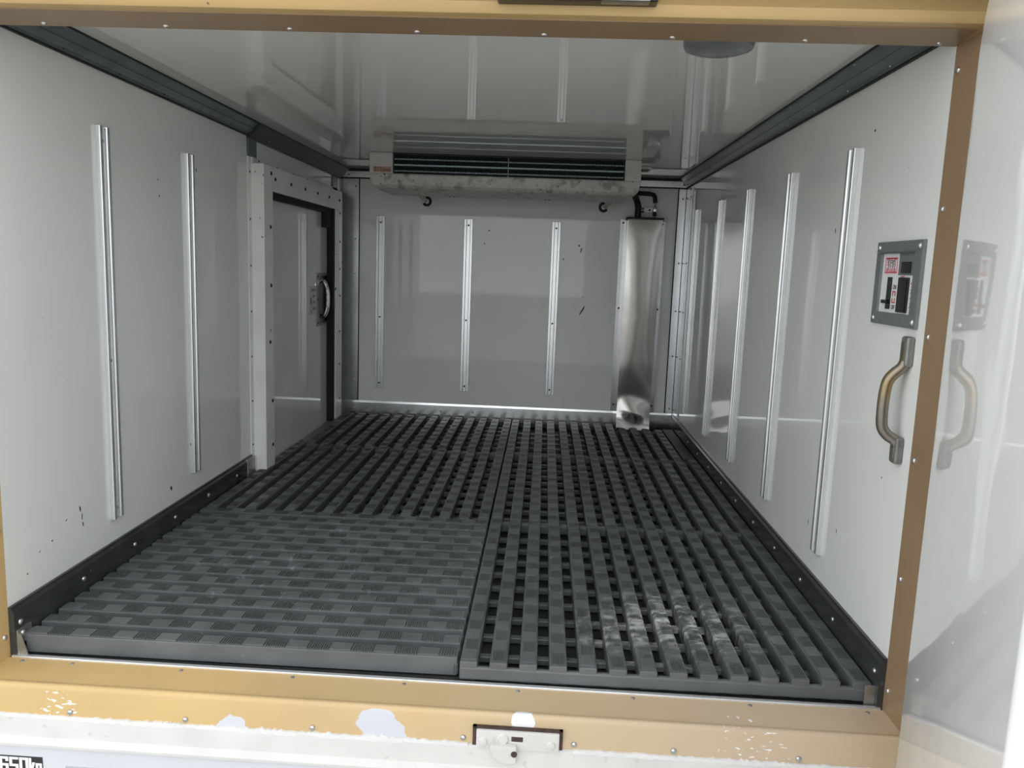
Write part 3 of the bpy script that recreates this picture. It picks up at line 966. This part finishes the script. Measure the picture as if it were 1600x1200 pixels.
for x in (-0.058, 0.058):
    part('bolt', lathe([(0.003, -0.0125), (0.0065, -0.0115), (0.008, -0.008)], 12, 'y', (x, 0, 0.034)), 'chalky_white', lk, local=True)

uk = thing('header_latch', 'black latch keeper set in the middle of the gold header', 'latch', (1.0, YL - 0.010 - 0.090, 1.1470), rotz=-0.0100)
part('plate', bbox(-0.118, 0.118, -0.0240, 0.005, -0.0012, 0.030, 0.002), 'black_plastic', uk, local=True)
part('roller', bbox(0.035, 0.106, -0.027, -0.006, -0.0022, 0.020, 0.002), 'bracket_metal', uk, local=True)
part('roller', bbox(-0.100, 0.020, -0.027, -0.006, -0.0018, 0.020, 0.002), 'black_plastic', uk, local=True)

# ------------------------------------------------------------------ stickers on the tail panel
YS = -0.1012


def sticker(name, label, x0, x1, z0, z1, material):
    t = thing(name, label, 'sticker', (0, YL, 0), rotz=-0.0100)
    part('backing', bevel(box(x0, x1, YS - 0.0012, YS + 0.002, z0, z1), 0.0005, 1), material, t, local=True)
    return t


s1 = sticker('load_sticker', 'black sticker reading 650kg on the white tail panel', -0.06, 0.122, -0.182, -0.1270, 'sticker_black')


def glyph(ch, x, w, h, zt):
    """Square bold letter built of bars (x, z) with its top left corner at x, zt; bars never share a plane."""
    t, b = 0.0052, 0.0046
    m = zt - h / 2
    bars = {'6': [(0, t, 0, h), (t, w, 0, b), (t, w, h / 2 - b / 2, h / 2 + b / 2), (t, w, h - b, h), (w - t, w, h / 2 + b / 2, h - b), (w - t, w, b, b + 0.004)],
            '5': [(0, w, 0, b), (0, t, b, h / 2 + b / 2), (t, w, h / 2 - b / 2, h / 2 + b / 2), (w - t, w, h / 2 + b / 2, h - b), (0, w, h - b, h), (0, t, h - b - 0.004, h - b)],
            '0': [(0, t, 0, h), (w - t, w, 0, h), (t, w - t, 0, b), (t, w - t, h - b, h)],
            'k': [(0, t * 0.9, 0, h)],
            'g': [(0, t * 0.9, h * 0.3, h * 0.92), (t * 0.9, w - t * 0.9, h * 0.3, h * 0.3 + b * 0.85), (w - t * 0.9, w, h * 0.3, h * 1.22), (t * 0.9, w - t * 0.9, h * 0.92 - b * 0.85, h * 0.92),
                  (0, w - t * 0.9, h * 1.22 - b * 0.85, h * 1.22)]}[ch]
    out = [box(x + a, x + c, YS - 0.0016, YS - 0.0010, zt - f, zt - d) for a, c, d, f in bars]
    if ch == 'k':
        for s_ in (-1, 1):
            zc = zt - h * 0.62
            q = h * 0.36 * s_
            pts = [(x + t * 0.9, zc), (x + t * 0.9, zc - 0.004 * s_ + 0.001 * s_), (x + w - t, zc - q), (x + w, zc - q), (x + t + 0.003, zc)]
            out.append(prism(pts, 'y', YS - 0.00165 - 0.00003 * s_, YS - 0.0010))
    return join(*out)


for ch, x, wd in (('6', 0.0430, 0.0165), ('5', 0.0612, 0.0165), ('0', 0.0794, 0.0165), ('k', 0.0968, 0.0115), ('g', 0.1090, 0.0115)):
    part('lettering', glyph(ch, x, wd, 0.031, -0.1295), 'sticker_text', s1, local=True, smooth=False)
s2 = sticker('notice_sticker', 'grey printed sticker right of the 650kg sticker', 0.163, 0.243, -0.185, -0.1405, 'sticker_grey')
part('emblem', lathe([(0.0085, YS - 0.0016), (0.0085, YS - 0.001)], 20, 'y', (0.1765, 0, -0.152)), 'sticker_black', s2, local=True)
part('text_bar', box(0.190, 0.236, YS - 0.0016, YS - 0.001, -0.150, -0.1445), 'sticker_black', s2, local=True)


# ------------------------------------------------------------------ scratches and scuffs on the walls
def scuff(parent, ctr, ax, ay, nrm, w, h, tilt, material='scuff', n=9):
    pts = []
    for i in range(n):
        a = 2 * math.pi * i / n
        r = random.uniform(0.55, 1.0)
        x, y = w / 2 * r * math.cos(a), h / 2 * r * math.sin(a)
        pts.append((x * math.cos(tilt) - y * math.sin(tilt), x * math.sin(tilt) + y * math.cos(tilt)))
    part('scuff_mark', place(prism(pts, 'z', 0, 0.0004), ctr, ax, ay, nrm), material, parent, smooth=False)


for y, z, w, h, t in ((0.269, 0.213, 0.006, 0.016, 0.2), (0.275, 0.196, 0.004, 0.020, -0.1), (0.277, 0.178, 0.004, 0.018, 0.2), (0.68, 0.142, 0.012, 0.016, 0.5),
                      (0.80, 0.235, 0.004, 0.012, 0.4), (0.86, 0.992, 0.010, 0.014, 0.3), (0.875, 0.988, 0.006, 0.012, 0), (0.435, 0.93, 0.006, 0.014, 0),
                      (0.17, 0.178, 0.008, 0.004, 0.3), (0.13, 0.170, 0.006, 0.003, 0.4), (0.655, 0.94, 0.008, 0.004, 0.8), (0.66, 0.90, 0.010, 0.004, -0.6),
                      (0.09, 0.140, 0.004, 0.005, 0), (0.22, 0.205, 0.008, 0.003, 0.5)):
    scuff(wall_l, (0.0, y, z), (0, 1, 0), (0, 0, 1), (1, 0, 0), w, h, t)
for y, z, w, h, t in ((0.305, 1.045, 0.008, 0.007, 0.4), (0.47, 0.86, 0.005, 0.012, 0), (0.30, 0.235, 0.003, 0.012, 0.2), (0.115, 0.40, 0.005, 0.004, 0), (0.47, 0.20, 0.003, 0.014, 0.2)):
    scuff(wall_r, (W, y, z), (0, -1, 0), (0, 0, 1), (-1, 0, 0), w, h, t)
for x, z, w, h, t, mt in ((1.145, 0.563, 0.010, 0.060, -0.55, 'scuff_brown'), (1.152, 0.578, 0.006, 0.030, -0.5, 'scuff'), (1.130, 0.845, 0.010, 0.030, -0.3, 'scuff_brown'),
                          (1.12, 0.865, 0.012, 0.012, 0, 'scuff_brown'), (1.05, 0.80, 0.006, 0.014, 0.3, 'scuff_brown'), (1.148, 0.63, 0.006, 0.005, 0, 'scuff'),
                          (0.68, 0.86, 0.010, 0.010, 0.3, 'scuff_brown'), (0.70, 0.92, 0.008, 0.012, 0.3, 'scuff_brown')):
    scuff(wall_b, (x, D, z), (1, 0, 0), (0, 0, 1), (0, -1, 0), w, h, t, mt)
